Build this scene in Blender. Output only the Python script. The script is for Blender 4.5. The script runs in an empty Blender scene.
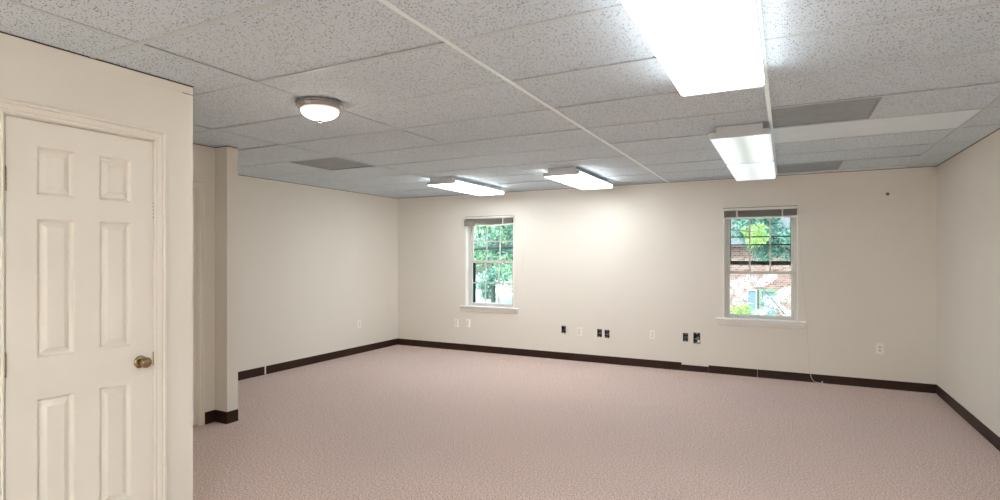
import bpy, math, random
from mathutils import Vector, Matrix
random.seed(7)
PI = math.pi
C = bpy.context.scene.collection
sc = bpy.context.scene

# ------------------------------------------------------------------ measures (metres)
CE = 2.347                      # ceiling height
XL, XR, YB, YN = -5.554, 1.393, 7.088, -3.2     # left, right, window wall, wall behind the viewer
XD, YD = -2.905, 1.913          # door wall and the corner where it ends
XA, YA0, YA1, XS = -4.355, 3.065, 3.17, -4.20   # alcove wall, stub wall faces, stub end
T, S = 1.2192, 0.6096           # ceiling tiles, 4 ft x 2 ft
GX, GY = -2.530, 1.4197         # a crossing of the ceiling grid

# ------------------------------------------------------------------ mesh builder
class MB:
    def __init__(s): s.v = []; s.f = []; s.m = []
    def quad(s, pts, mi=0):
        n = len(s.v); s.v += [tuple(p) for p in pts]; s.f.append(tuple(range(n, n+len(pts)))); s.m.append(mi); return s
    def box(s, x0, x1, y0, y1, z0, z1, mi=0):
        if x0 > x1: x0, x1 = x1, x0
        if y0 > y1: y0, y1 = y1, y0
        if z0 > z1: z0, z1 = z1, z0
        n = len(s.v)
        s.v += [(x0,y0,z0),(x1,y0,z0),(x1,y1,z0),(x0,y1,z0),(x0,y0,z1),(x1,y0,z1),(x1,y1,z1),(x0,y1,z1)]
        for f in ((0,3,2,1),(4,5,6,7),(0,1,5,4),(1,2,6,5),(2,3,7,6),(3,0,4,7)):
            s.f.append(tuple(n+i for i in f)); s.m.append(mi)
        return s
    def prism(s, prof, fn, a, b, mi=0, caps=True):
        """prof: closed list of 2-D points; fn(p, q, t) -> 3-D; swept t=a..b"""
        n = len(s.v); k = len(prof)
        s.v += [fn(p, q, a) for p, q in prof] + [fn(p, q, b) for p, q in prof]
        for i in range(k):
            j = (i+1) % k
            s.f.append((n+i, n+j, n+k+j, n+k+i)); s.m.append(mi)
        if caps:
            s.f.append(tuple(range(n+k-1, n-1, -1))); s.m.append(mi)
            s.f.append(tuple(range(n+k, n+2*k))); s.m.append(mi)
        return s
    def lathe(s, prof, c, axis='z', seg=32, mi=0):
        """prof: list of (radius, height along axis)"""
        n = len(s.v); c = Vector(c)
        for r, h in prof:
            for i in range(seg):
                a = 2*PI*i/seg; u, w = r*math.cos(a), r*math.sin(a)
                d = {'z': (u, w, h), 'x': (h, u, w), 'y': (w, h, u)}[axis]
                s.v.append(tuple(c+Vector(d)))
        for k in range(len(prof)-1):
            for i in range(seg):
                j = (i+1) % seg
                s.f.append((n+k*seg+i, n+k*seg+j, n+(k+1)*seg+j, n+(k+1)*seg+i)); s.m.append(mi)
        s.f.append(tuple(n+i for i in range(seg-1, -1, -1))); s.m.append(mi)
        q = n+(len(prof)-1)*seg
        s.f.append(tuple(q+i for i in range(seg))); s.m.append(mi)
        return s
    def tube(s, pts, r, seg=8, mi=0):
        pts = [Vector(p) for p in pts]; n = len(s.v); k = len(pts)
        rad = r if isinstance(r, (list, tuple)) else [r]*k
        for i, p in enumerate(pts):
            d = (pts[min(i+1, k-1)]-pts[max(i-1, 0)]).normalized()
            u = d.cross(Vector((1,0,0))) if abs(d.z) > .8 else d.cross(Vector((0,0,1)))
            u.normalize(); w = d.cross(u)
            for j in range(seg):
                a = 2*PI*j/seg
                s.v.append(tuple(p+u*rad[i]*math.cos(a)+w*rad[i]*math.sin(a)))
        for i in range(k-1):
            for j in range(seg):
                l = (j+1) % seg
                s.f.append((n+i*seg+j, n+i*seg+l, n+(i+1)*seg+l, n+(i+1)*seg+j)); s.m.append(mi)
        s.f.append(tuple(n+j for j in range(seg-1, -1, -1))); s.m.append(mi)
        q = n+(k-1)*seg
        s.f.append(tuple(q+j for j in range(seg))); s.m.append(mi)
        return s
    def build(s, name, mats, parent=None, smooth=False, bevel=0, origin=None):
        if not isinstance(mats, (list, tuple)): mats = [mats]
        if parent is not None: o3 = Vector(WORLD.get(parent.name, (0,0,0)))
        else: o3 = Vector(origin) if origin else Vector((0,0,0))
        me = bpy.data.meshes.new(name)
        me.from_pydata([tuple(Vector(v)-o3) for v in s.v], [], s.f)
        for m in mats: me.materials.append(m)
        me.polygons.foreach_set('material_index', s.m)
        me.update()
        import bmesh
        b = bmesh.new(); b.from_mesh(me)
        if len(s.f) < 5000: bmesh.ops.recalc_face_normals(b, faces=b.faces)
        b.to_mesh(me); b.free()
        o = bpy.data.objects.new(name, me); C.objects.link(o)
        if parent is not None:
            o.parent = parent; WORLD[o.name] = tuple(o3)
        else:
            o.location = o3; WORLD[o.name] = tuple(o3)
        if smooth:
            me.polygons.foreach_set('use_smooth', [True]*len(me.polygons))
            try: me.set_sharp_from_angle(angle=math.radians(40))
            except Exception: pass
        if bevel:
            bv = o.modifiers.new('soft_edges', 'BEVEL'); bv.width = bevel; bv.segments = 2; bv.limit_method = 'ANGLE'
        return o
WORLD = {}

def tag(o, label=None, cat=None, group=None, kind=None):
    if label: o['label'] = label
    if cat: o['category'] = cat
    if group: o['group'] = group
    if kind: o['kind'] = kind
    return o
def empty(name, loc, label=None, cat=None, group=None, kind=None):
    o = bpy.data.objects.new(name, None); C.objects.link(o); o.location = loc
    o.empty_display_size = 0.1
    WORLD[o.name] = tuple(loc)
    return tag(o, label, cat, group, kind)
def copy_tree(o, parent=None):
    c = o.copy(); C.objects.link(c)
    if parent is not None: c.parent = parent
    for ch in list(o.children): copy_tree(ch, c)
    return c
def struct(name, mb, mats, label, cat, **k):
    return tag(mb.build(name, mats, **k), label, cat, kind='structure')

def wall_y(mb, y0, y1, x0, x1, z0, z1, holes):
    """a wall slab normal to Y with rectangular holes (x0,x1,z0,z1)"""
    xs = sorted({x0, x1, *[h[0] for h in holes], *[h[1] for h in holes]})
    zs = sorted({z0, z1, *[h[2] for h in holes], *[h[3] for h in holes]})
    grid_wall(mb, xs, zs, holes, lambda u, w, t: (u, (y0, y1)[t], w))
def wall_x(mb, xa, xb, y0, y1, z0, z1, holes):
    ys = sorted({y0, y1, *[h[0] for h in holes], *[h[1] for h in holes]})
    zs = sorted({z0, z1, *[h[2] for h in holes], *[h[3] for h in holes]})
    grid_wall(mb, ys, zs, holes, lambda u, w, t: ((xa, xb)[t], u, w))
def grid_wall(mb, us, ws, holes, P):
    nu, nw = len(us)-1, len(ws)-1
    def solid(i, j):
        if i < 0 or j < 0 or i >= nu or j >= nw: return False
        cu, cw = (us[i]+us[i+1])/2, (ws[j]+ws[j+1])/2
        return not any(h[0] < cu < h[1] and h[2] < cw < h[3] for h in holes)
    for i in range(nu):
        for j in range(nw):
            if not solid(i, j): continue
            a, b, c, d = us[i], us[i+1], ws[j], ws[j+1]
            for t in (0, 1): mb.quad([P(a,c,t), P(b,c,t), P(b,d,t), P(a,d,t)])
            if not solid(i-1, j): mb.quad([P(a,c,0), P(a,d,0), P(a,d,1), P(a,c,1)])
            if not solid(i+1, j): mb.quad([P(b,c,0), P(b,d,0), P(b,d,1), P(b,c,1)])
            if not solid(i, j-1): mb.quad([P(a,c,0), P(b,c,0), P(b,c,1), P(a,c,1)])
            if not solid(i, j+1): mb.quad([P(a,d,0), P(b,d,0), P(b,d,1), P(a,d,1)])

# ------------------------------------------------------------------ materials
def nmat(name):
    m = bpy.data.materials.new(name); m.use_nodes = True
    nt = m.node_tree; return m, nt, nt.nodes['Principled BSDF']
def N(nt, kind, **kw):
    n = nt.nodes.new(kind)
    for k, v in kw.items():
        if k in n.inputs: n.inputs[k].default_value = v
        else: setattr(n, k, v)
    return n
def L(nt, a, ao, b, bi): nt.links.new(a.outputs[ao], b.inputs[bi])
def ramp(nt, stops, interp='LINEAR'):
    r = nt.nodes.new('ShaderNodeValToRGB'); r.color_ramp.interpolation = interp
    els = r.color_ramp.elements
    while len(els) > 1: els.remove(els[-1])
    els[0].position = stops[0][0]; els[0].color = (*stops[0][1], 1)
    for p, c in stops[1:]:
        e = els.new(p); e.color = (*c, 1)
    return r
def plain(name, col, rough=.5, metal=0, vary=.04, scale=6, bump=0, bscale=200, spec=.5):
    m, nt, b = nmat(name)
    tc = N(nt, 'ShaderNodeTexCoord'); nz = N(nt, 'ShaderNodeTexNoise', Scale=scale, Detail=4.0)
    L(nt, tc, 'Object', nz, 'Vector')
    r = ramp(nt, [(.3, tuple(c*(1-vary) for c in col)), (.7, tuple(min(1, c*(1+vary)) for c in col))])
    L(nt, nz, 'Fac', r, 'Fac'); L(nt, r, 'Color', b, 'Base Color')
    b.inputs['Roughness'].default_value = rough; b.inputs['Metallic'].default_value = metal
    b.inputs['Specular IOR Level'].default_value = spec
    if bump:
        n2 = N(nt, 'ShaderNodeTexNoise', Scale=bscale, Detail=2.0); L(nt, tc, 'Object', n2, 'Vector')
        bp = N(nt, 'ShaderNodeBump', Strength=bump, Distance=.002); L(nt, n2, 'Fac', bp, 'Height'); L(nt, bp, 'Normal', b, 'Normal')
    return m

M = {}
M['paint'] = plain('wall_paint', (.785, .75, .682), .62, vary=.012, scale=1.2, bump=.12, bscale=160, spec=.3)
M['paint_right'] = M['paint']
M['trim'] = plain('trim_paint_cream', (.81, .775, .70), .52, vary=.01, scale=3)
M['white_trim'] = plain('window_paint_white', (.90, .89, .86), .4, vary=.01)
M['sash'] = plain('sash_paint', (.66, .63, .58), .45, vary=.03)
M['plate'] = plain('outlet_plastic', (.89, .88, .83), .35, vary=.01)
M['slot'] = plain('slot_dark', (.03, .028, .025), .6)
M['boxblack'] = plain('junction_box_plastic', (.018, .020, .022), .5)
M['yoke'] = plain('zinc_yoke', (.45, .44, .42), .45, metal=.8)
M['wire'] = plain('wire_white', (.65, .62, .55), .5)
M['base'] = plain('vinyl_cove_base', (.036, .015, .009), .45, vary=.15, scale=5, spec=.25)
M['brass'] = plain('antique_brass', (.33, .25, .14), .22, metal=1, vary=.1)
M['brass_dull'] = plain('dull_brass', (.34, .27, .18), .42, metal=.9, vary=.1)
M['chrome'] = plain('brushed_nickel', (.42, .41, .40), .16, metal=1)
M['fixture'] = plain('fixture_enamel', (.60, .625, .64), .4, vary=.01)
M['dark_gap'] = plain('gap_shadow_and_crack', (.05, .045, .04), .8)  # dark colour painted for gap shade, also used for the open joint
M['blind_slat'] = plain('blind_slats_taupe', (.30, .275, .24), .4, vary=.05)
M['blind_white'] = plain('blind_rail_white', (.78, .76, .71), .35)
M['bracket'] = plain('blind_bracket', (.24, .22, .19), .5)
M['cord'] = plain('cord_offwhite', (.70, .67, .60), .7)
M['storm'] = plain('storm_frame_dark', (.035, .045, .042), .5)
M['knob_grey'] = plain('grey_knob', (.16, .15, .14), .5)
M['grid'] = plain('tbar_enamel', (.555, .615, .65), .4, vary=.02)
M['grid_lit'] = plain('tbar_enamel_lit', (.86, .93, .96), .28, vary=.02)  # lighter copy of the enamel: lamp reflection on two bars put into the colour
M['whitetile'] = plain('smooth_tile', (.79, .885, .94), .7, vary=.02, bump=.15, bscale=300)

# acoustic ceiling tile: pale mineral board with small dark pinholes and fissures
m, nt, b = nmat('acoustic_tile'); M['tile'] = m
tc = N(nt, 'ShaderNodeTexCoord')
vo = N(nt, 'ShaderNodeTexVoronoi', Scale=118.0); L(nt, tc, 'Object', vo, 'Vector')
sep = N(nt, 'ShaderNodeSeparateColor'); L(nt, vo, 'Color', sep, 'Color')
mul = N(nt, 'ShaderNodeMath', operation='MULTIPLY'); L(nt, sep, 'Red', mul, 0); mul.inputs[1].default_value = .40
mx = N(nt, 'ShaderNodeMath', operation='LESS_THAN'); L(nt, vo, 'Distance', mx, 0); L(nt, mul, 'Value', mx, 1)
big = N(nt, 'ShaderNodeTexNoise', Scale=.9, Detail=3.0); L(nt, tc, 'Object', big, 'Vector')
rb = ramp(nt, [(.3, (.625,.71,.775)), (.7, (.67,.755,.82))]); L(nt, big, 'Fac', rb, 'Fac')
mix = N(nt, 'ShaderNodeMix', data_type='RGBA'); L(nt, mx, 'Value', mix, 'Factor')
L(nt, rb, 'Color', mix, 6); mix.inputs[7].default_value = (.08,.08,.08,1)
L(nt, mix, 2, b, 'Base Color'); b.inputs['Roughness'].default_value = .9; b.inputs['Specular IOR Level'].default_value = .15
inv = N(nt, 'ShaderNodeMath', operation='SUBTRACT'); inv.inputs[0].default_value = 1; L(nt, mx, 'Value', inv, 1)
bp = N(nt, 'ShaderNodeBump', Strength=.2, Distance=.002); L(nt, inv, 'Value', bp, 'Height'); L(nt, bp, 'Normal', b, 'Normal')

# carpet: short mauve-brown cut pile
m, nt, b = nmat('carpet'); M['carpet'] = m
tc = N(nt, 'ShaderNodeTexCoord')
n1 = N(nt, 'ShaderNodeTexNoise', Scale=170.0, Detail=2.0, Roughness=.6); L(nt, tc, 'Object', n1, 'Vector')
n2 = N(nt, 'ShaderNodeTexNoise', Scale=80.0, Detail=3.0, Roughness=.6); L(nt, tc, 'Object', n2, 'Vector')
n3 = N(nt, 'ShaderNodeTexNoise', Scale=.7, Detail=2.0); L(nt, tc, 'Object', n3, 'Vector')
a1 = N(nt, 'ShaderNodeMath', operation='MULTIPLY'); L(nt, n1, 'Fac', a1, 0); a1.inputs[1].default_value = .62
a2 = N(nt, 'ShaderNodeMath', operation='MULTIPLY_ADD'); L(nt, n2, 'Fac', a2, 0); a2.inputs[1].default_value = .38; L(nt, a1, 'Value', a2, 2)
rc = ramp(nt, [(.40, (.25,.175,.15)), (.5, (.62,.46,.405)), (.60, (.93,.755,.69))]); L(nt, a2, 'Value', rc, 'Fac')
rt = ramp(nt, [(.35, (.95,.96,.97)), (.65, (1.0,.985,.97))]); L(nt, n3, 'Fac', rt, 'Fac')
mm = N(nt, 'ShaderNodeMix', data_type='RGBA', blend_type='MULTIPLY'); mm.inputs['Factor'].default_value = 1
L(nt, rc, 'Color', mm, 6); L(nt, rt, 'Color', mm, 7); L(nt, mm, 2, b, 'Base Color')
b.inputs['Roughness'].default_value = .95; b.inputs['Specular IOR Level'].default_value = .1
b.inputs['Sheen Weight'].default_value = .25; b.inputs['Sheen Roughness'].default_value = .5
bp = N(nt, 'ShaderNodeBump', Strength=.6, Distance=.006); L(nt, n1, 'Fac', bp, 'Height'); L(nt, bp, 'Normal', b, 'Normal')

# perforated grey return-air panel
m, nt, b = nmat('perforated_grille'); M['grille'] = m
tc = N(nt, 'ShaderNodeTexCoord')
vo = N(nt, 'ShaderNodeTexVoronoi', Scale=90.0, Randomness=.05); L(nt, tc, 'Object', vo, 'Vector')
lt = N(nt, 'ShaderNodeMath', operation='LESS_THAN'); L(nt, vo, 'Distance', lt, 0); lt.inputs[1].default_value = .26
dn = N(nt, 'ShaderNodeTexNoise', Scale=7.0, Detail=5.0, Roughness=.7); L(nt, tc, 'Object', dn, 'Vector')
rd = ramp(nt, [(.3, (.31,.345,.37)), (.7, (.385,.425,.45))]); L(nt, dn, 'Fac', rd, 'Fac')
mix = N(nt, 'ShaderNodeMix', data_type='RGBA'); L(nt, lt, 'Value', mix, 'Factor'); L(nt, rd, 'Color', mix, 6); mix.inputs[7].default_value = (.10,.10,.10,1)
L(nt, mix, 2, b, 'Base Color'); b.inputs['Roughness'].default_value = .85; b.inputs['Specular IOR Level'].default_value = .2

def glow(name, col, strength, tubes=None, lo=.3, half=None, rim=.9):
    """acrylic lamp lens: brighter in front of the tubes behind it (positions across its width), dimmer past the tube ends"""
    m, nt, b = nmat(name)
    b.inputs['Base Color'].default_value = (.6,.6,.6,1); b.inputs['Roughness'].default_value = .3
    b.inputs['Emission Color'].default_value = (*col, 1); b.inputs['Emission Strength'].default_value = strength
    if not (tubes or half): return m
    tc = N(nt, 'ShaderNodeTexCoord'); sx = N(nt, 'ShaderNodeSeparateXYZ'); L(nt, tc, 'Object', sx, 'Vector')
    if tubes:
        w = N(nt, 'ShaderNodeTexNoise', Scale=2.0, Detail=1.0); L(nt, tc, 'Object', w, 'Vector')
        w2 = N(nt, 'ShaderNodeMath', operation='MULTIPLY_ADD'); L(nt, w, 'Fac', w2, 0); w2.inputs[1].default_value = .05; L(nt, sx, 'X', w2, 2)
        mr = N(nt, 'ShaderNodeMapRange'); L(nt, w2, 'Value', mr, 'Value')
        mr.inputs['From Min'].default_value = -.175; mr.inputs['From Max'].default_value = .225
        st = [(0, (lo+.35,)*3)]
        for k, t in enumerate(tubes):
            st.append((t, (1,1,1)))
            if k < len(tubes)-1: st.append(((t+tubes[k+1])/2, (lo,)*3))
        st.append((1, (lo+.35,)*3))
        r = ramp(nt, st, 'EASE'); L(nt, mr, 'Result', r, 'Fac')
    else:
        ab = N(nt, 'ShaderNodeMath', operation='ABSOLUTE'); L(nt, sx, 'Y', ab, 0)
        mr = N(nt, 'ShaderNodeMapRange'); L(nt, ab, 'Value', mr, 'Value')
        mr.inputs['From Min'].default_value = half-.05; mr.inputs['From Max'].default_value = half-.012
        r = ramp(nt, [(0, (1,1,1)), (1, (rim/strength,)*3)]); L(nt, mr, 'Result', r, 'Fac')
    mu = N(nt, 'ShaderNodeMath', operation='MULTIPLY'); L(nt, r, 'Color', mu, 0); mu.inputs[1].default_value = strength
    L(nt, mu, 'Value', b, 'Emission Strength')
    return m
GLOW = 13.0
M['lens_bright'] = glow('lens_bright', (.94,.985,1.0), GLOW*.30, half=.6225, rim=.25)
M['lens_row'] = glow('lens_row', (.95,.985,1.0), GLOW*.34)
M['lens_fill'] = glow('lens_fill', (.94,.985,1.0), GLOW*1.95)  # lens of the added fixture, strong to lift the whole room
M['lens_dim'] = glow('lens_dim', (.84,.945,1.0), .31, [.18,.82], .34)
M['lens_dimmer'] = glow('lens_dimmer', (.82,.93,1.0), .265, [.22,.78], .74)
M['dome_glass'] = glow('dome_glass', (1,.88,.70), 6.5)
nt = M['dome_glass'].node_tree; b = nt.nodes['Principled BSDF']     # alabaster bowl: the lamp sits low, the rim under the ring is dimmer
tc = N(nt, 'ShaderNodeTexCoord'); sx = N(nt, 'ShaderNodeSeparateXYZ'); L(nt, tc, 'Object', sx, 'Vector')
mr = N(nt, 'ShaderNodeMapRange'); L(nt, sx, 'Z', mr, 'Value')
mr.inputs['From Min'].default_value = -.046; mr.inputs['From Max'].default_value = -.078; mr.inputs['To Min'].default_value = .27; mr.inputs['To Max'].default_value = 7.5
mr.interpolation_type = 'SMOOTHSTEP'; L(nt, mr, 'Result', b, 'Emission Strength')

m, nt, b = nmat('window_glass'); M['glass'] = m
nt.nodes.remove(b); out = nt.nodes['Material Output']
tr = N(nt, 'ShaderNodeBsdfTransparent'); tr.inputs['Color'].default_value = (.86,.95,.93,1)
gl = N(nt, 'ShaderNodeBsdfGlossy', Roughness=.02); fr = N(nt, 'ShaderNodeFresnel', IOR=1.12)
ms = N(nt, 'ShaderNodeMixShader'); L(nt, fr, 'Fac', ms, 0); L(nt, tr, 'BSDF', ms, 1); L(nt, gl, 'BSDF', ms, 2); L(nt, ms, 'Shader', out, 'Surface')

def leafmat(name, c1, c2, trans=.35):
    m, nt, b = nmat(name)
    g = N(nt, 'ShaderNodeNewGeometry'); r = ramp(nt, [(0, c1), (1, c2)])
    L(nt, g, 'Random Per Island', r, 'Fac'); L(nt, r, 'Color', b, 'Base Color')
    b.inputs['Roughness'].default_value = .5
    tl = N(nt, 'ShaderNodeBsdfTranslucent'); L(nt, r, 'Color', tl, 'Color')
    ms = N(nt, 'ShaderNodeMixShader', Fac=trans); out = nt.nodes['Material Output']
    L(nt, b, 'BSDF', ms, 1); L(nt, tl, 'BSDF', ms, 2); L(nt, ms, 'Shader', out, 'Surface')
    return m
M['leaf_green'] = leafmat('leaves_green', (.06,.16,.10), (.36,.52,.30))
M['leaf_teal'] = leafmat('leaves_bluegreen', (.05,.14,.12), (.30,.48,.40))
M['leaf_lime'] = leafmat('leaves_lime', (.22,.36,.10), (.45,.55,.20))
M['petal'] = leafmat('petals_white', (.42,.38,.37), (.78,.75,.74))
M['bark'] = plain('bark', (.055,.06,.06), .9, vary=.3, scale=8)
M['ground'] = plain('sunlit_lawn_and_path', (.52,.55,.42), .9, vary=.2, scale=.15)
M['roof'] = plain('grey_roof_shingles', (.11,.11,.125), .8, vary=.2, scale=3)
M['green_trim'] = plain('pale_green_trim', (.12,.17,.125), .5)
M['ext_glass'] = plain('far_window_glass', (.11,.165,.22), .3)
M['far_trim'] = plain('far_window_trim', (.42,.42,.42), .6)
M['shutter'] = plain('dark_shutter', (.05,.055,.05), .5)
m, nt, b = nmat('brick'); M['brick'] = m
tc = N(nt, 'ShaderNodeTexCoord'); mpn = N(nt, 'ShaderNodeMapping'); mpn.inputs['Rotation'].default_value = (PI/2,0,0)
L(nt, tc, 'Object', mpn, 'Vector')
br = N(nt, 'ShaderNodeTexBrick', Scale=2.4); L(nt, mpn, 'Vector', br, 'Vector')
br.inputs['Color1'].default_value = (.115,.045,.042,1); br.inputs['Color2'].default_value = (.23,.135,.13,1); br.inputs['Mortar'].default_value = (.27,.25,.24,1)
L(nt, br, 'Color', b, 'Base Color'); b.inputs['Roughness'].default_value = .9

# ------------------------------------------------------------------ ROOM SHELL
struct('floor', MB().box(XL-.13, XR+.13, YN-.13, YB+.16, -.12, 0), M['carpet'], 'mauve brown short pile carpet over the whole floor', 'floor')

# window and junction-box holes in the window wall
W1 = (-4.279, -3.467, .665, 2.005)
W2 = (-.667, .129, .665, 1.99)
BOXES = [(-2.709, .413, .062, .105), (-2.200, .397, .064, .108), (-2.098, .391, .064, .108), (-1.101, .415, .062, .105), (-.968, .412, .080, .135)]
holes = [W1, W2] + [(x-w/2, x+w/2, z-h/2, z+h/2) for x, z, w, h in BOXES]
wb = MB(); wall_y(wb, YB, YB+.16, XL, XR, 0, CE+.12, holes)
struct('wall_back', wb, M['paint'], 'cream far wall with the two windows', 'wall')
struct('wall_left', MB().box(XL-.13, XL, YN-.13, YB+.16, 0, CE+.12), M['paint'], 'cream side wall running back to the left corner', 'wall')
struct('wall_right', MB().box(XR, XR+.13, YN-.13, YB+.16, 0, CE+.12), M['paint'], 'cream side wall at the right edge', 'wall')
struct('wall_near', MB().box(XL, XR, YN-.13, YN, 0, CE+.12), M['paint'], 'cream wall behind the viewer', 'wall')
D1 = (1.0905, 1.6995, 0, 2.010)       # door opening in the door wall
dw = MB(); wall_x(dw, XD-.12, XD, YN, YD, 0, CE+.12, [D1])
struct('wall_door', dw, M['paint'], 'cream wall holding the six panel door', 'wall')
struct('wall_return', MB().box(XA-.12, XD-.12, YD-.12, YD, 0, CE+.12), M['paint'], 'short return wall behind the door wall corner', 'wall')
D2 = (2.30, 2.912, 0, 1.985)
aw = MB(); wall_x(aw, XA-.12, XA, YD, YA0, 0, CE+.12, [D2])
struct('wall_alcove', aw, M['paint'], 'cream alcove wall with the half hidden doorway', 'wall')
struct('wall_stub', MB().box(XL, XS, YA0, YA1, 0, CE+.12), M['paint'], 'narrow cream stub wall jutting out beside the alcove', 'wall')
# narrow cornice board flush with the top of the door wall, its end joint slightly open
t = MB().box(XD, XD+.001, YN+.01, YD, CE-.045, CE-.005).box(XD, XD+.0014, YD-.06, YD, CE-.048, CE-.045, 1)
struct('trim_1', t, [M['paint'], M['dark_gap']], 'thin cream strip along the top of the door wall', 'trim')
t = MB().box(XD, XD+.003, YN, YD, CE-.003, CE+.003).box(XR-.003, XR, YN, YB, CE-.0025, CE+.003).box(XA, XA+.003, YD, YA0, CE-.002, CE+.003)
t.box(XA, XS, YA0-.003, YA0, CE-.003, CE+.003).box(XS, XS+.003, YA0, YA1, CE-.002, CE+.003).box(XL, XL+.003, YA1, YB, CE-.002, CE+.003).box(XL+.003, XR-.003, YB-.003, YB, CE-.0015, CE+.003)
struct('shadow_strip', t, M['dark_gap'], 'thin dark strips painted as the shadow line between the walls and the hung ceiling', 'trim')  # dark strips put in for the shade where walls meet the ceiling
# ceiling: individual lay-in tiles hung on a T-bar grid, roof deck above
VENTS = [(-3, 0), ]
xs_lines = [GX+i*T for i in range(-2, 4)]
ys_lines = [GY+j*S for j in range(-4, 10)]
vent_rects = []
def cells():
    xe = [XL]+[x for x in xs_lines if XL < x < XR]+[XR]
    ye = [YN]+[y for y in ys_lines if YN < y < YB]+[YB]
    for i in range(len(xe)-1):
        for j in range(len(ye)-1): yield xe[i], xe[i+1], ye[j], ye[j+1]
vent_specs = [  # x0, x1, y0, y1
    (GX-1.5*T-.035, GX-T, GY+4*S, GY+5*S),
    (GX+2*T, GX+2.5*T, GY+4*S, GY+5*S),
    (GX+2*T, GX+2.5*T, GY+8*S, GY+9*S)]
ct = MB()
for x0, x1, y0, y1 in cells():
    cx, cy = (x0+x1)/2, (y0+y1)/2
    segs = [(x0, x1)]
    for v in vent_specs:
        if v[0] < x1-.01 and v[1] > x0+.01 and v[2] < cy < v[3]:
            segs = [s for s in ((x0, v[0]), (v[1], x1)) if s[1]-s[0] > .02]
    white = (GX+2*T-.01 < cx < GX+3*T+.01) and (GY+5*S < cy < GY+6*S or cy > GY+9*S)
    z = CE+.003+random.uniform(0, .005)
    for a, c in segs:
        ct.box(a+.003, c-.003, y0+.003, y1-.003, z, z+.016, 1 if white else 0)
ceil = struct('ceiling', ct, [M['tile'], M['whitetile']], 'suspended ceiling of speckled grey white tiles', 'ceiling')
gb = MB()
for i, x in enumerate(xs_lines):
    if XL < x < XR: gb.box(x-.012, x+.012, YN, YB, CE, CE+.0028, 1 if i in (3, 4) else 0)
for y in ys_lines:
    if YN < y < YB: gb.box(XL, XR, y-.012, y+.012, CE+.0003, CE+.0029)
gb.box(GX-1.5*T-.047, GX-1.5*T-.023, GY+4*S, GY+5*S, CE+.0002, CE+.0029)
for j in (4, 8): gb.box(GX+2.5*T-.012, GX+2.5*T+.012, GY+j*S, GY+(j+1)*S, CE+.0002, CE+.0029)
gb.build('grid', [M['grid'], M['grid_lit']], ceil)
MB().box(XL-.13, XR+.13, YN-.13, YB+.16, CE+.10, CE+.22).build('deck', M['roof'], ceil)

# baseboards
bb = MB()
def cove(mb, x0, x1, y0, y1, h, side):
    """vinyl cove base: thin upright with a flared toe; side gives the normal"""
    prof = [(0, 0), (.009, 0), (.008, .005), (.006, .012), (.0045, .024), (.0045, h-.003), (.002, h), (0, h)]
    if side == '-y': mb.prism(prof, lambda p, q, t: (t, y0-p, q), x0, x1)
    if side == '+x': mb.prism(prof, lambda p, q, t: (x0+p, t, q), y0, y1)
    if side == '-x': mb.prism(prof, lambda p, q, t: (x0-p, t, q), y0, y1)
cove(bb, XL, -1.148, YB, YB, .099, '-y'); cove(bb, -1.147, -.832, YB, YB, .074, '-y')
cove(bb, -.831, -.2925, YB, YB, .092, '-y'); cove(bb, -.289, XR, YB, YB, .093, '-y')
struct('baseboard_back', bb, M['base'], 'dark brown vinyl baseboard along the window wall, one piece slipped', 'baseboard')
bl = MB(); cove(bl, XL, XL, YA1, 4.548, .099, '+x'); cove(bl, XL, XL, 4.573, YB, .099, '+x')
struct('baseboard_left', bl, M['base'], 'dark brown vinyl baseboard with one open joint, left side wall', 'baseboard')
br_ = MB(); cove(br_, XR, XR, YN, YB, .093, '-x')
struct('baseboard_right', br_, M['base'], 'dark brown vinyl baseboard along the right wall', 'baseboard')
ba = MB(); cove(ba, XA, XA, 2.968, YA0, .10, '+x'); cove(ba, XA, XS+.004, YA0, YA0, .10, '-y'); cove(ba, XS, XS, YA0-.004, YA1, .10, '+x')
struct('baseboard_alcove', ba, M['base'], 'dark vinyl baseboard wrapping the alcove corner and stub wall', 'baseboard')

# ------------------------------------------------------------------ DOORS
CAS = [(0, 0), (0, .010), (.006, .014), (.011, .009), (.017, .009), (.022, .014), (.036, .016), (.042, .013), (.047, .023), (.055, .024), (.060, .017), (.062, 0)]   # (distance from opening, thickness)
def casing(name, X, y0, y1, z1, mat, parent, w=1.0):
    mb = MB(); k = len(CAS)
    path = [(y0, 0, -1, 0), (y0, z1, -1, 1), (y1, z1, 1, 1), (y1, 0, 1, 0)]
    n0 = len(mb.v)
    for y, z, dy, dz in path:
        for d, t in CAS: mb.v.append((X+t, y+dy*d*w, z+dz*d*w))
    for s_ in range(3):
        for i in range(k-1):
            mb.f.append((s_*k+i, s_*k+i+1, (s_+1)*k+i+1, (s_+1)*k+i)); mb.m.append(0)
    return mb.build(name, mat, parent)

def panel_face(mb, X, y0, y1, z0, z1, panels):
    """door front with recessed moulded panels, front plane at X facing +X"""
    ys = sorted({y0, y1, *[p[0] for p in panels], *[p[1] for p in panels]})
    zs = sorted({z0, z1, *[p[2] for p in panels], *[p[3] for p in panels]})
    for i in range(len(ys)-1):
        for j in range(len(zs)-1):
            cy, cz = (ys[i]+ys[i+1])/2, (zs[j]+zs[j+1])/2
            if any(p[0] < cy < p[1] and p[2] < cz < p[3] for p in panels): continue
            mb.quad([(X, ys[i], zs[j]), (X, ys[i+1], zs[j]), (X, ys[i+1], zs[j+1]), (X, ys[i], zs[j+1])])
DOORW = []
d1 = empty('door_1', (XD, 1.395, 0), 'cream six panel door with an antique brass knob', 'door', kind='structure')
PY = [(1.2035, 1.3455), (1.449, 1.591)]
PZ = [(.215, .787), (.970, 1.578), (1.684, 1.892)]
panels = [(a, b, c, d) for a, b in PY for c, d in PZ]
X0 = XD+.001
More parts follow.
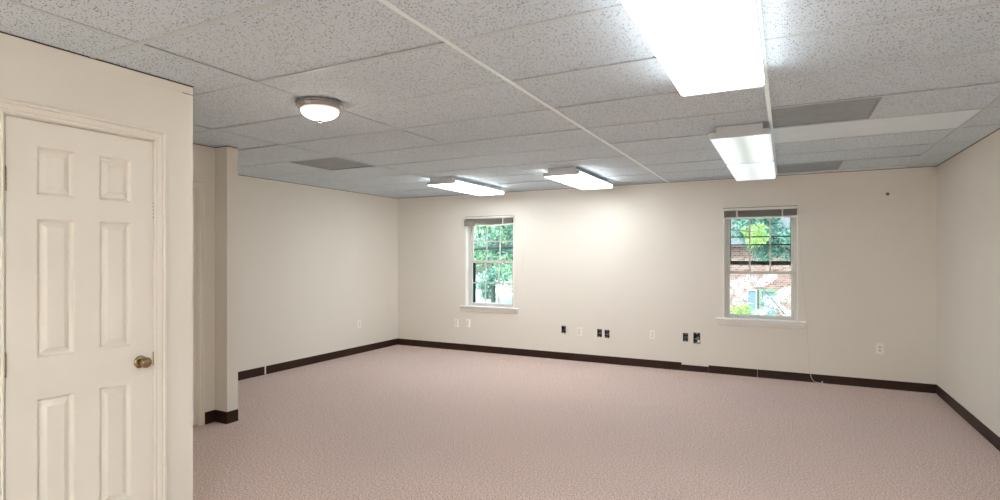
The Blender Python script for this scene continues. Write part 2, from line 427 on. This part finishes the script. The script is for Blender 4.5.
dm = MB(); panel_face(dm, X0, 1.0945, 1.6955, .012, 2.004, panels)
for (y0, y1, z0, z1) in [(1.0945, 1.6955, .012, 2.004)]:
    b0 = X0-.035
    dm.quad([(b0,y0,z0),(b0,y1,z0),(b0,y1,z1),(b0,y0,z1)])
    dm.quad([(b0,y0,z0),(X0,y0,z0),(X0,y0,z1),(b0,y0,z1)]); dm.quad([(b0,y1,z0),(X0,y1,z0),(X0,y1,z1),(b0,y1,z1)])
    dm.quad([(b0,y0,z1),(X0,y0,z1),(X0,y1,z1),(b0,y1,z1)]); dm.quad([(b0,y0,z0),(X0,y0,z0),(X0,y1,z0),(b0,y1,z0)])
slab = dm.build('slab', M['trim'], d1)
for y0, y1, z0, z1 in panels:
    pm = MB(); loops = [(0, 0), (.003, -.005), (.008, -.016), (.014, -.018), (.037, -.004), (.039, -.003)]
    rings = [[(X0+d, y0+i, z0+i), (X0+d, y1-i, z0+i), (X0+d, y1-i, z1-i), (X0+d, y0+i, z1-i)] for i, d in loops]
    for a, c in zip(rings, rings[1:]):
        for k in range(4): pm.quad([a[k], a[(k+1) % 4], c[(k+1) % 4], c[k]])
    pm.quad(rings[-1])
    pm.build('panel', M['trim'], d1)
jm = MB()
jm.box(XD-.12, XD, 1.0905, 1.0925, 0, 2.010); jm.box(XD-.12, XD, 1.6975, 1.6995, 0, 2.010); jm.box(XD-.12, XD, 1.0925, 1.6975, 2.0085, 2.010)
jm.box(XD-.06, XD-.038, 1.0925, 1.104, 0, 2.0085); jm.box(XD-.06, XD-.038, 1.686, 1.6975, 0, 2.0085); jm.box(XD-.06, XD-.038, 1.104, 1.686, 1.998, 2.0085)
jm.build('jamb', M['trim'], d1)
casing('casing', XD, 1.0885, 1.6995, 2.0105, M['trim'], d1)
for z in (1.738, .956, .20):
    hm = MB()
    for k in range(5): hm.lathe([(.0030, 0), (.0048, .001), (.0048, .0180), (.0030, .0195)], (XD+.006, 1.0915, z-.05+k*.02), 'z', 12)
    hm.box(XD+.0012, XD+.0022, 1.0925, 1.0955, z-.05, z+.05)
    hm.lathe([(.003, 0), (.004, .003), (.002, .007)], (XD+.006, 1.0915, z+.05), 'z', 10)
    hg = hm.build('hinge', M['brass_dull'], d1); hg['label'] = 'tarnished brass hinge'
kb = MB()
kb.lathe([(.031, 0), (.032, .002), (.030, .006), (.024, .009), (.014, .011), (.0115, .016), (.0115, .030), (.016, .034), (.024, .040), (.027, .048), (.0265, .056), (.022, .063), (.012, .067), (.004, .068)], (X0, 1.634, .881), 'x', 32)
kn = kb.build('knob', M['brass'], d1, smooth=True); kn['label'] = 'antique brass door knob'
kp = MB().box(XD-.02, XD+.002, 1.6957, 1.6972, .852, .922).box(XD+.0, XD+.004, 1.6972, 1.7005, .852, .922)
sp = kp.build('strike_plate', M['brass_dull'], d1); sp['label'] = 'brass strike plate'
# worn latch marks on the frame edge, dark little notches
nm = MB()
for z in (1.685, 1.667, 1.648, 1.63, 1.612): nm.box(XD+.0, XD+.0035, 1.6975, 1.7000, z, z+.007)
nm.build('old_hinge_cut', M['brass_dull'], d1)

d2 = empty('door_2', (XA, 2.60, 0), 'cream door half hidden in the alcove behind the corner', 'door', kind='structure')
MB().box(XA-.055, XA-.02, 2.302, 2.910, .01, 1.983).build('slab', M['trim'], d2)
MB().box(XA-.12, XA, 2.30, 2.302, 0, 1.985).box(XA-.12, XA, 2.910, 2.912, 0, 1.985).box(XA-.12, XA, 2.302, 2.91, 1.983, 1.985).build('jamb', M['trim'], d2)
casing('casing', XA, 2.30, 2.912, 1.985, M['trim'], d2, .8)

# ------------------------------------------------------------------ WINDOWS
def window(name, R, lower_grid, label, storm):
    x0, x1, z0, z1 = R
    w = empty(name, ((x0+x1)/2, YB, z0), label, 'window', kind='structure')
    D = .118                                  # depth of the recess to the sash
    # painted jamb liner
    j = MB()
    j.box(x0, x0+.012, YB-.003, YB+.16, z0, z1); j.box(x1-.012, x1, YB-.003, YB+.16, z0, z1); j.box(x0+.012, x1-.012, YB-.003, YB+.16, z1-.012, z1)
    j.build('jamb', M['white_trim'], w)
    # stops and outer frame around the sashes
    st = MB()
    for a, c in ((x0+.012, x0+.030), (x1-.030, x1-.012)): st.box(a, c, YB+.07, YB+.15, z0, z1-.012)
    st.box(x0+.03, x1-.03, YB+.07, YB+.15, z1-.045, z1-.012)
    st.build('frame', M['sash'], w)
    # stool and apron
    s = MB(); s.prism([(-.045, -.006), (-.050, 0), (-.050, .008), (-.045, .014), (.15, .014), (.15, -.006)], lambda p, q, t: (t, YB+p, z0+q), x0-.079, x1+.079)
    s.build('sill', M['white_trim'], w)
    a = MB(); a.prism([(0, -.006), (-.018, -.006), (-.018, -.040), (-.014, -.050), (-.014, -.062), (-.006, -.070), (0, -.070)], lambda p, q, t: (t, YB+p, z0+q), x0-.066, x1+.066)
    a.build('apron', M['white_trim'], w)
    zm = 1.232 if storm else 1.345             # meeting rail
    ya, yb_ = YB+.080, YB+.108                 # lower sash nearer the room
    yu, yv = YB+.112, YB+.140
    gx0, gx1 = x0+.030, x1-.030
    def sash(nm, lo, hi, y0, y1, bot, top, grid, rows):
        m = MB()
        m.box(gx0, gx0+.040, y0, y1, lo, hi); m.box(gx1-.040, gx1, y0, y1, lo, hi)
        m.box(gx0+.04, gx1-.04, y0, y1, lo, lo+bot); m.box(gx0+.04, gx1-.04, y0, y1, hi-top, hi)
        o = m.build(nm, M['sash'], w, bevel=.003)
        ym = (y0+y1)/2
        p = MB().box(gx0+.037, gx1-.037, ym-.002, ym+.002, lo+bot-.003, hi-top+.003)
        p.build('pane', M['glass'], o)
        if grid:
            g = MB(); wx = (gx1-gx0-.08)
            for k in (1, 2):
                xx = gx0+.04+wx*k/3; g.box(xx-.008, xx+.008, ym-.009, ym+.009, lo+bot, hi-top)
            for k in range(1, rows):
                zz = lo+bot+(hi-top-lo-bot)*k/rows; g.box(gx0+.04, gx1-.04, ym-.008, ym+.008, zz-.008, zz+.008)
            g.build('muntins', M['sash'], o)
        return o
    sash('upper_sash', zm-.02, z1-.045, yu, yv, .032, .035, True, 2 if not storm else 1)
    lo = sash('lower_sash', z0+.014, zm+.012, ya, yb_, .042, .036, lower_grid, 2)
    for fx in (.3, .7):
        k = MB(); xx = gx0+(gx1-gx0)*fx
        k.box(xx-.022, xx+.022, ya+.002, yb_-.002, zm+.012, zm+.018); k.lathe([(.008, 0), (.008, .008), (.004, .010)], (xx, (ya+yb_)/2, zm+.018), 'z', 10)
        k.box(xx-.004, xx+.020, ya, ya+.008, zm+.018, zm+.024)
        q = k.build('sash_lock', M['brass_dull'], lo)
    # screen and storm frame outside the glass
    sf = MB(); yo0, yo1 = YB+.146, YB+.158
    if storm:
        for c, h in ((1.652, .013), (1.556, .015), (1.338, .048)): sf.box(x0+.013, x1-.013, yo0, yo1, c-h/2, c+h/2)
        sf.box(x0+.013, x0+.078, yo0, yo1, 1.33, z1-.012); sf.box(x1-.076, x1-.013, yo0, yo1, 1.33, z1-.012)
    else:
        sf.box(x0+.013, x0+.088, yo0, yo1, z0+.014, 1.33); sf.box(x0+.013, x1-.013, yo0, yo1, 1.33, 1.345)
        sf.box(x1-.03, x1-.013, yo0, yo1, z0+.014, 1.33)
    o = sf.build('storm_frame', M['storm'], w); o['label'] = 'dark storm window frame outside the glass'
    return w
window('window_1', W1, True, 'double hung window with divided panes in both sashes', False)
window('window_2', W2, False, 'double hung window with an undivided lower pane', True)

# raised venetian blinds (resting at the window heads)
def blind(R, label, sag, cord_pts):
    x0, x1, z0, z1 = R
    b = empty('window_blind', ((x0+x1)/2, YB, z1), label, 'blind', 'raised window blinds')
    hy0, hy1 = YB-.030, YB+.022
    h = MB().box(x0-.004, x1+.006, hy0, hy1, z1-.030, z1-.002)
    h.box(x0-.006, x1+.008, hy0-.006, hy0-.001, z1-.024, z1-.004)
    h.build('headrail', M['blind_white'], b, bevel=.002)
    MB().box(x0-.002, x1+.003, hy0+.004, hy1, z1-.001, z1+.006).build('top_channel', M['bracket'], b)
    s = MB(); n = 22; top = z1-.032; bot = z1-.108
    for k in range(n):
        z = top-(top-bot)*(k+.5)/n; ox = random.uniform(-.003, .003); oy = random.uniform(-.003, .003)
        m_ = 8
        for q in range(m_):
            xa = x0+.010+ox+(x1-x0-.02)*q/m_; xb = x0+.010+ox+(x1-x0-.02)*(q+1)/m_
            za = z-sag*math.sin(PI*q/m_); zb = z-sag*math.sin(PI*(q+1)/m_)
            s.quad([(xa, hy0+oy, za), (xb, hy0+oy, zb), (xb, hy1+oy-.002, zb+.0015), (xa, hy1+oy-.002, za+.0015)])
            s.quad([(xa, hy0+oy, za+.0016), (xb, hy0+oy, zb+.0016), (xb, hy1+oy-.002, zb+.0031), (xa, hy1+oy-.002, za+.0031)])
            s.quad([(xa, hy0+oy, za), (xb, hy0+oy, zb), (xb, hy0+oy, zb+.0016), (xa, hy0+oy, za+.0016)])
    s.build('slats', M['blind_slat'], b)
    r = MB(); m_ = 8
    for q in range(m_):
        xa = x0+.006+(x1-x0-.012)*q/m_; xb = x0+.006+(x1-x0-.012)*(q+1)/m_
        za = bot-.016-sag*math.sin(PI*q/m_); zb = bot-.016-sag*math.sin(PI*(q+1)/m_)
        r.prism([(hy0-.002, 0), (hy0-.002, .016), (hy1, .016), (hy1, 0)], lambda p, q_, t: (t, p, q_+za+(zb-za)*(t-xa)/(xb-xa)), xa, xb)
    r.build('bottom_rail', M['blind_white'], b)
    for fx in (.20, .80):
        xx = x0+(x1-x0)*fx
        MB().box(xx-.006, xx+.006, hy0-.010, hy0-.006, bot-.012-sag*.6, z1-.028).build('ladder_tape', M['blind_white'], b)
    for sgn, xx in ((-1, x0), (1, x1)):
        k = MB().box(xx-.004, xx+.004, hy0-.008, hy1, z1-.034, z1+.004)
        k.build('end_bracket', M['blind_white'], b)
    c = MB(); c.tube(cord_pts, .0030, 6); c.lathe([(.004, 0), (.007, .006), (.006, .022), (.003, .026)], (cord_pts[-1][0], cord_pts[-1][1], cord_pts[-1][2]-.004), 'z', 10)
    q = c.build('pull_cord', M['cord'], b); q['label'] = 'thin off white pull cord'
    return b
b1 = blind(W1, 'raised blind in the window with divided lower panes, a square bracket box at one end', .016,
      [(-3.462, YB-.012, 1.95), (-3.455, YB-.006, 1.66), (-3.40, YB-.004, 1.57), (-3.345, YB-.004, 1.49), (-3.312, YB-.004, 1.42), (-3.318, YB-.004, 1.34), (-3.334, YB-.004, 1.25), (-3.348, YB-.004, 1.18)])
eb = MB(); eb.box(-4.270, -4.100, YB-.052, YB-.036, 1.870, 1.885).box(-4.270, -4.100, YB-.052, YB-.036, 1.945, 1.958).box(-4.270, -4.255, YB-.052, YB-.036, 1.885, 1.945).box(-4.115, -4.10, YB-.052, YB-.036, 1.885, 1.945)
eb.box(-4.270, -4.100, YB-.036, YB-.030, 1.870, 1.958)
bx = eb.build('bracket_box', M['bracket'], b1)
MB().box(-4.255, -4.115, YB-.040, YB-.037, 1.885, 1.945).build('dark_face', M['blind_slat'], bx)
blind(W2, 'raised blind over the undivided pane, its long cord trailing to the carpet', .003,
      [(.128, YB-.040, 1.96), (.135, YB-.044, 1.80), (.165, YB-.050, 1.35), (.205, YB-.055, .80), (.222, YB-.030, .62), (.229, YB-.014, .42), (.240, YB-.014, .22), (.252, YB-.018, .09), (.264, YB-.022, .045), (.285, YB-.03, .016), (.32, YB-.034, .006), (.366, YB-.036, .006)])

# ------------------------------------------------------------------ OUTLETS
def outlet(loc, facing, label, w=.071, h=.116):
    """duplex outlet on a wall; built facing -Y and turned"""
    o = empty('wall_outlet', loc, label, 'outlet', 'duplex wall outlets')
    def P(parts, name, mat, parent=o, sm=False, bev=0):
        mb = MB()
        for fn in parts: fn(mb)
        ob = mb.build.__call__  # noqa
        me = MB(); me.v = [tuple(Vector(v)+Vector(loc)) for v in mb.v]; me.f = mb.f; me.m = mb.m
        return me.build(name, mat, parent, smooth=sm, bevel=bev)
    P([lambda b: b.prism([(-w/2, 0), (w/2, 0), (w/2, -.003), (w/2-.006, -.0065), (-w/2+.006, -.0065), (-w/2, -.003)], lambda p, q, t: (p, q, t), -h/2, h/2)], 'faceplate', M['plate'])
    for s in (1, -1):
        zc = s*.0195
        r = P([lambda b: b.prism([(.0165*math.cos(a), max(-.0125, min(.0125, .0165*math.sin(a)))) for a in [2*PI*k/24 for k in range(24)]], lambda p, q, t: (p, t, zc+q), -.0085, -.006)], 'receptacle', M['plate'])
        P([lambda b: b.box(-.0088, -.0042, -.0092, -.0084, zc-.002, zc+.009), lambda b: b.box(.0042, .0088, -.0092, -.0084, zc-.002, zc+.009), lambda b: b.lathe([(.0036, -.0092), (.0036, -.0084)], (0, 0, zc-.007), 'y', 10)], 'slots', M['slot'], r)
    P([lambda b: b.lathe([(.003, -.0078), (.0035, -.006)], (0, 0, 0), 'y', 10)], 'screw', M['yoke'])
    if facing == '+x': o.rotation_euler = (0, 0, PI/2)
    return o
outlet((-4.438, YB, .410), '-y', 'cream outlet under the divided window, nearer the dark corner of its pair')
outlet((-4.235, YB, .414), '-y', 'cream outlet directly under the sill end of the divided window, farther from the corner')
outlet((-2.480, YB, .400), '-y', 'white outlet between the lone dark wall box and the close pair of dark boxes')
outlet((-1.504, YB, .420), '-y', 'white outlet alone midway between two pairs of dark wall boxes')
outlet((.903, YB, .425), '-y', 'white outlet low on the window wall, past the trailing blind cord')
outlet((XL, 6.191, .428), '+x', 'small cream outlet alone on the side wall with the open baseboard joint')

# ------------------------------------------------------------------ OPEN WALL BOXES
BL = ['lone open black box in the wall beside the first white outlet',
      'open black wall box, nearer the divided window of the close pair',
      'open black wall box, nearer the lone middle outlet of the close pair',
      'smaller open black wall box before the undivided window, plain dark inside',
      'larger open black wall box with a white plug of wire in its lower corner']
for (x, z, w, h), lab in zip(BOXES, BL):
    o = empty('junction_box', (x, YB, z), lab, 'wall box', 'open wall boxes')
    e = .0015; t = .004; w2, h2 = w/2-e, h/2-e
    m_ = MB()
    m_.box(x-w2, x-w2+t, YB-.002, YB+.07, z-h2, z+h2); m_.box(x+w2-t, x+w2, YB-.002, YB+.07, z-h2, z+h2)
    m_.box(x-w2+t, x+w2-t, YB-.002, YB+.07, z-h2, z-h2+t); m_.box(x-w2+t, x+w2-t, YB-.002, YB+.07, z+h2-t, z+h2)
    m_.box(x-w2+t, x+w2-t, YB+.066, YB+.07, z-h2+t, z+h2-t)
    m_.build('shell', M['boxblack'], o)
    for s in (1, -1):
        tb = MB().box(x-.012+s*.004, x+.010+s*.004, YB-.002, YB+.006, z+s*(h2-.009)-.006, z+s*(h2-.009)+.006)
        tb.build('screw_tab', M['yoke'], o)
    wr = MB()
    for k in range(3):
        a = random.uniform(-.6, .6); px = x+(k-1)*.013
        wr.tube([(px, YB+.060, z-.03), (px+.006*math.cos(a), YB+.035, z-.01), (px-.008, YB+.010, z+.014*(k-1)), (px+.007, YB+.004, z+.02*a)], .0032, 6)
    wr.build('wires', M['yoke'] if w < .07 else M['wire'], o)
    if w > .07:
        pl = MB().box(x+.008, x+.034, YB-.004, YB+.02, z-.052, z-.022).box(x+.014, x+.028, YB-.008, YB-.004, z-.046, z-.030)
        q = pl.build('plug', M['plate'], o, bevel=.002); q['label'] = 'white plug'

# small knob high on the window wall
kg = MB().lathe([(.016, 0), (.017, -.004), (.013, -.010), (.006, -.013), (.006, -.020), (.010, -.024), (.009, -.030), (.003, -.032)], (.972, YB, 2.082), 'y', 18)
tag(kg.build('wall_hook', M['knob_grey'], smooth=True), 'tiny dark grey hook high on the window wall near the bare corner', 'hook')

# ------------------------------------------------------------------ CEILING VENTS
VL = ['dark grey ceiling grille past the round dome light', 'grey ceiling grille beside the near end of the dim bluish two lens light', 'grey ceiling grille close to the window wall, above the undivided window']
for (x0, x1, y0, y1), lab in zip(vent_specs, VL):
    v = empty('ceiling_vent', ((x0+x1)/2, (y0+y1)/2, CE), lab, 'vent', 'ceiling return grilles')
    f = MB(); a = .013
    zt, zb = CE+.016, CE+.0032
    f.box(x0+a, x1-a, y0+a, y0+a+.012, zb, zt); f.box(x0+a, x1-a, y1-a-.012, y1-a, zb, zt)
    f.box(x0+a, x0+a+.012, y0+a+.012, y1-a-.012, zb, zt); f.box(x1-a-.012, x1-a, y0+a+.012, y1-a-.012, zb, zt)
    f.build('frame', M['grille'], v)
    MB().box(x0+a+.012, x1-a-.012, y0+a+.012, y1-a-.012, CE+.007, CE+.010).build('perforated_panel', M['grille'], v)

# ------------------------------------------------------------------ FLUORESCENT FIXTURES
def fixture(xc, y0, y1, lab, lenses):
    """surface wraparound: narrow channel on the ceiling, wider pan, acrylic lens below, metal end caps"""
    z0 = CE-.0005
    o = empty('fluorescent_ceiling_light', (xc, (y0+y1)/2, CE), lab, 'ceiling light', 'fluorescent ceiling lights')
    h = MB(); h.box(xc-.150, xc+.150, y0+.004, y1-.004, z0-.042, z0); h.box(xc-.197, xc+.197, y0+.004, y1-.004, z0-.050, z0-.040)
    h.build('housing', M['fixture'], o)
    prof = [(-.152, 0), (-.152, -.040), (-.201, -.040), (-.201, -.082), (.201, -.082), (.201, -.040), (.152, -.040), (.152, 0)]
    for ya, yb in ((y0-.0045, y0), (y1, y1+.0045)):
        e = MB().prism(prof, lambda p, q, t: (xc+p, t, z0+q), ya, yb)
        q = e.build('end_cap', M['fixture'], o)
        yf = ya if ya < y0 else yb
        MB().lathe([(.011, -.001), (.011, .001)], (xc-.01, yf, z0-.026), 'y', 14).build('knockout', M['grid'], q)
    n = len(lenses); Ld = (y1-y0)/n
    for k, mt in enumerate(lenses):
        a, b_ = y0+k*Ld+.001, y0+(k+1)*Ld-.001
        pr = [(-.198, -.051), (.198, -.051), (.200, -.058), (.198, -.078), (.186, -.085), (-.186, -.085), (-.198, -.078), (-.200, -.058)]
        l = MB(); l.prism(pr, lambda p, q, t: (xc+p, t, z0+q), a, b_)
        q = l.build('diffuser', M[mt], o)
        if k: 
            MB().prism([(-.2015, -.0515), (-.2015, -.0865), (.2015, -.0865), (.2015, -.0515)], lambda p, q_, t: (xc+p, t, z0+q_), a-.008, a+.008).build('lens_joint', M['lens_joint'], o)
    return o
M['lens_joint'] = plain('lens_joint_strip', (.55,.58,.60), .4)
fixture(-.292, 1.79, 3.035, 'large brightest fluorescent light overhead, cut off by the top of the picture', ['lens_bright'])
fixture(.45, -2.90, -1.68, 'added unseen fluorescent light on the ceiling behind the viewer, brightening the room', ['lens_fill'])  # invented fixture, added out of view to raise the overall brightness
fixture(-.292, 4.234, 6.67, 'dim bluish fluorescent light made of two lenses end to end, beside the grey grilles', ['lens_dim', 'lens_dimmer'])
fixture(-2.095, 5.41, 6.635, 'bright short fluorescent light between the divided window and the dim bluish light', ['lens_row'])
fixture(-3.60, 5.41, 6.635, 'bright short fluorescent light nearest the far left corner of the room', ['lens_row'])

# ------------------------------------------------------------------ DOME LIGHT
DC = (-2.517, 2.462, CE)
dl = empty('dome_ceiling_light', DC, 'round flush dome light with brushed nickel ring, glowing warm white', 'ceiling light')
MB().lathe([(.120, 0), (.139, -.001), (.141, -.008), (.137, -.013), (.138, -.022), (.132, -.030), (.128, -.038), (.118, -.043), (.112, -.043)], DC, 'z', 48).build('ring', M['chrome'], dl, smooth=True)
gp = []
for k in range(11):
    a = PI/2*k/10; gp.append((.112*math.cos(a)+.0005, -.042-.062*math.sin(a)))
MB().lathe(gp, DC, 'z', 48).build('glass_bowl', M['dome_glass'], dl, smooth=True)
MB().lathe([(.014, -.106), (.016, -.110), (.011, -.115), (.007, -.117), (.009, -.122), (.006, -.127), (.001, -.129)], DC, 'z', 20).build('finial', M['chrome'], dl, smooth=True)

# ------------------------------------------------------------------ OUTSIDE
GZ = -2.95
struct('ground', MB().box(-90, 60, YB+1.2, 130, GZ-.2, GZ), M['ground'], 'sunlit pale ground outside the windows', 'ground')
def leaves(mb, center, rad, n, size, seed):
    r = random.Random(seed)
    for _ in range(n):
        while True:
            p = Vector((r.uniform(-1,1), r.uniform(-1,1), r.uniform(-1,1)))
            if p.length <= 1: break
        c = Vector((center[0]+p.x*rad[0], center[1]+p.y*rad[1], center[2]+p.z*rad[2]))
        u = Vector((r.gauss(0,1), r.gauss(0,1), r.gauss(0,1))).normalized()
        w = u.orthogonal().normalized(); s = size*r.uniform(.6, 1.3)
        mb.quad([c-u*s, c+w*s*.5, c+u*s, c-w*s*.5])
def tree(name, base, trunk_h, r0, clumps, mat, label, cat, branches, size, seed):
    o = empty(name, base, label, cat)
    tm = MB(); x, y, z = base
    tm.tube([(x, y, z), (x+.02, y, z+trunk_h*.35), (x-.03, y, z+trunk_h*.7), (x+.02, y+.02, z+trunk_h)], [r0*1.15, r0, r0*.85, r0*.6], 10)
    tk = tm.build('trunk', M['bark'], o, smooth=True)
    for pts, rr in branches:
        MB().tube(pts, [rr*(1-.6*i/(len(pts)-1)) for i in range(len(pts))], 8).build('branch', M['bark'], o, smooth=True)
    lm = MB()
    for k, (c, rad, n) in enumerate(clumps): leaves(lm, c, rad, n, size, seed+k)
    lm.build('crown', mat, o)
    return o
# near tree beyond the divided window, limbs crossing the view
r = random.Random(3)
cl = [((-6.9+r.uniform(-1.0, 1.0), 13+r.uniform(-1, 1), 2.35+r.uniform(-.3, .6)), (.55, .6, .35), 150) for _ in range(10)]
cl += [((-7.6, 13.3, 1.45), (.45, .5, .35), 200), ((-6.6, 13.2, 1.2), (.5, .5, .35), 170), ((-6.3, 12.9, .75), (.3, .4, .4), 110)]
tree('shade_tree', (-4.9, 13.4, GZ), 6.6, .20, cl, M['leaf_green'], 'leafy green tree whose dark limbs cross the divided window', 'tree',
     [([(-4.9, 13.4, 1.5), (-5.6, 13.1, 1.72), (-6.36, 13.0, 1.69), (-7.0, 13.0, 1.66), (-7.7, 13.0, 1.62), (-8.6, 13.1, 1.75)], .075),
      ([(-4.95, 13.4, 1.3), (-5.7, 13.0, 1.42), (-6.36, 12.95, 1.50), (-6.8, 12.9, 1.62)], .03),
      ([(-4.9, 13.4, 1.1), (-5.7, 13.1, 1.55), (-6.36, 13.0, 1.86), (-6.715, 13.0, 2.26), (-7.0, 13.1, 2.7)], .05)], .055, 11)
cl = [((-24.7+r.uniform(-3.4, 3.4), 46+r.uniform(-2, 2), .9+r.uniform(-1.5, 3.2)), (1.4, 1.2, .9), 260) for _ in range(24)]
tree('lawn_tree', (-24.7, 46, GZ), 4.5, .21, cl, M['leaf_teal'], 'distant blue green tree with a straight trunk on the sunlit ground', 'tree', [], .17, 31)
for k, (x, y) in enumerate(((-27.6, 50), (-21.8, 52))):
    cl = [((x+r.uniform(-1, 1), y+r.uniform(-1, 1), GZ+.9+r.uniform(-.5, .6)), (.9, .9, .5), 300) for _ in range(4)]
    tree('bush', (x, y, GZ), 1.0, .08, cl, M['leaf_teal'], ('low bush on the sunlit ground, on the near corner side of the distant trunk', 'low bush on the sunlit ground, past the distant trunk')[k], 'bush', [], .12, 200+k)
# trees and white blossom beyond the undivided window
cl = [((r.uniform(-1.1, .9), 20+r.uniform(-.8, .8), 2.2+r.uniform(-.75, .9)), (.45, .5, .35), 230) for _ in range(20)]
cl += [((x, 20.2, z), (.4, .4, .25), 170) for x, z in ((-.8, 1.75), (-.45, 1.55), (-.1, 1.75), (.1, 1.45), (-.35, 1.95), (-.65, 1.4), (-1.3, 2.2), (-1.0, 2.0))]
cl += [((-1.5+r.uniform(-.3, .3), 20.3, 2.45+r.uniform(-.2, .5)), (.4, .5, .3), 220) for _ in range(4)]
tree('evergreen_tree', (.95, 20, GZ), 6.2, .17, cl, M['leaf_teal'], 'blue green tree filling the upper panes of the undivided window', 'tree',
     [([(.95, 20, .6), (.5, 20, 1.3), (-.2, 20, 1.9), (-.9, 20, 2.5)], .05)], .062, 51)
cl = [((-.72+r.uniform(-.3, .3), 18+r.uniform(-.3, .3), 2.12+r.uniform(-.28, .2)), (.24, .3, .2), 110) for _ in range(4)]
tree('lime_tree', (-2.6, 18.2, GZ), 5.2, .06, cl, M['leaf_lime'], 'lime green young tree seen in the middle upper pane of the undivided window', 'tree',
     [([(-2.6, 18.2, 1.9), (-1.9, 18.1, 2.3), (-1.2, 18, 2.2), (-.7, 18, 2.15)], .03)], .05, 71)
cl = [((x, 15+r.uniform(-.3, .3), z), (.17, .25, .10), 120) for x, z in [(-1.01, 0.8), (-0.78, 0.85), (-0.6, 0.73), (-0.45, 0.8), (-0.33, 0.92), (-0.9, 0.68), (-1.1, 0.56), (-0.96, 0.42), (-1.05, 0.28), (-0.15, 0.39), (-0.02, 0.54), (0.09, 0.35), (-0.33, 0.2), (-0.11, 0.16), (0.05, 0.06), (-0.47, 0.06), (-0.6, 0.01), (-0.22, 0.3), (-0.38, 0.37), (0.09, 0.61), (-1.17, 0.73)]]
tree('blossom_tree', (.25, 15, GZ), 3.4, .07, cl, M['petal'], 'white flowering tree in front of the brick house', 'tree',
     [([(.25, 15, -.6), (.05, 15, 0), (-.35, 14.9, .2), (-1.1, 14.9, .35)], .014), ([(.25, 15, -.3), (.3, 15, .5), (.1, 15, 1.0)], .022), ([(.1, 14.7, -.1), (-.2, 14.6, .3), (-.55, 14.6, .75), (-.9, 14.6, .95)], .010)], .023, 91)
cl = [((-1.0+r.uniform(-.15, .2), 14.6, .06+r.uniform(-.12, .1)), (.2, .3, .12), 110) for _ in range(4)]
tree('lime_bush', (-1.05, 14.6, GZ), 2.9, .05, cl, M['leaf_lime'], 'small lime green bush low in the corner of the undivided pane', 'bush', [], .035, 131)

# brick house seen through the undivided window
hs = empty('brick_house', (-1, 31, GZ), 'red brick house with a grey roof beyond the blossom tree', 'house')
wbk = MB(); wall_y(wbk, 31, 38, -11, 9, GZ, 2.05, [(-1.75, -1.30, -1.7, -.28), (-1.20, -.40, -1.7, -.22)])
wbk.build('wall', M['brick'], hs)
rf = MB(); rf.prism([(30.5, 1.95), (34.5, 4.3), (38.5, 1.95)], lambda p, q, t: (t, p, q), -11.6, 9.6); rf.build('roof', M['roof'], hs)
f = MB().box(-1.76, -1.71, 30.95, 31.05, -1.7, -.28).box(-1.34, -1.29, 30.95, 31.05, -1.7, -.28).box(-1.71, -1.34, 30.95, 31.05, -.33, -.28).box(-1.80, -1.26, 30.90, 31.05, -1.76, -1.70).box(-1.71, -1.34, 30.98, 31.04, -1.0, -.95)
w_ = f.build('window', M['far_trim'], hs)
MB().box(-1.71, -1.34, 31.0, 31.02, -1.7, -.33).build('pane', M['ext_glass'], w_)
s_ = MB().box(-1.285, -1.205, 30.93, 31.0, -1.72, -.26)
for k in range(14): s_.box(-1.28, -1.21, 30.915, 30.93, -1.68+k*.1, -1.62+k*.1)
s_.build('shutter', M['shutter'], hs)
f = MB().box(-1.20, -1.06, 30.94, 31.05, -1.7, -.22).box(-.52, -.40, 30.94, 31.05, -1.7, -.22).box(-1.06, -.52, 30.94, 31.05, -.38, -.22).box(-.80, -.77, 30.97, 31.04, -1.7, -.38)
w_ = f.build('window', M['green_trim'], hs)
MB().box(-1.06, -.52, 31.0, 31.02, -1.7, -.38).build('pane', M['ext_glass'], w_)

# ------------------------------------------------------------------ LIGHT AND CAMERA
wd = bpy.data.worlds.new('sky'); sc.world = wd; wd.use_nodes = True
nt = wd.node_tree; bg = nt.nodes['Background']
sky = nt.nodes.new('ShaderNodeTexSky'); sky.sky_type = 'NISHITA'; sky.sun_disc = False
sky.sun_elevation = math.radians(52); sky.sun_rotation = math.radians(200); sky.air_density = 1.3; sky.dust_density = 3
nt.links.new(sky.outputs['Color'], bg.inputs['Color']); bg.inputs['Strength'].default_value = .26
sd = bpy.data.lights.new('sun', 'SUN'); sd.energy = 1.8; sd.angle = math.radians(.6); sd.color = (1, .96, .9)
so = bpy.data.objects.new('sun', sd); C.objects.link(so); so.location = (8, -20, 30); so.rotation_euler = (math.radians(42), 0, math.radians(-22))

cam = bpy.data.cameras.new('camera'); co = bpy.data.objects.new('camera', cam); C.objects.link(co)
co.location = (0, 0, 1.4117); co.rotation_euler = (PI/2, 0, .4735)
cam.sensor_width = 36; cam.lens = 549.35/1000*36; cam.shift_x = -.0038; cam.shift_y = .0068; cam.clip_start = .02
sc.camera = co
sc.view_settings.view_transform = 'Standard'; sc.view_settings.look = 'None'
sc.view_settings.gamma = 1; sc.view_settings.use_curve_mapping = False
sc.view_settings.exposure = 1.74
sc.cycles.max_bounces = 14; sc.cycles.diffuse_bounces = 8; sc.cycles.transparent_max_bounces = 16
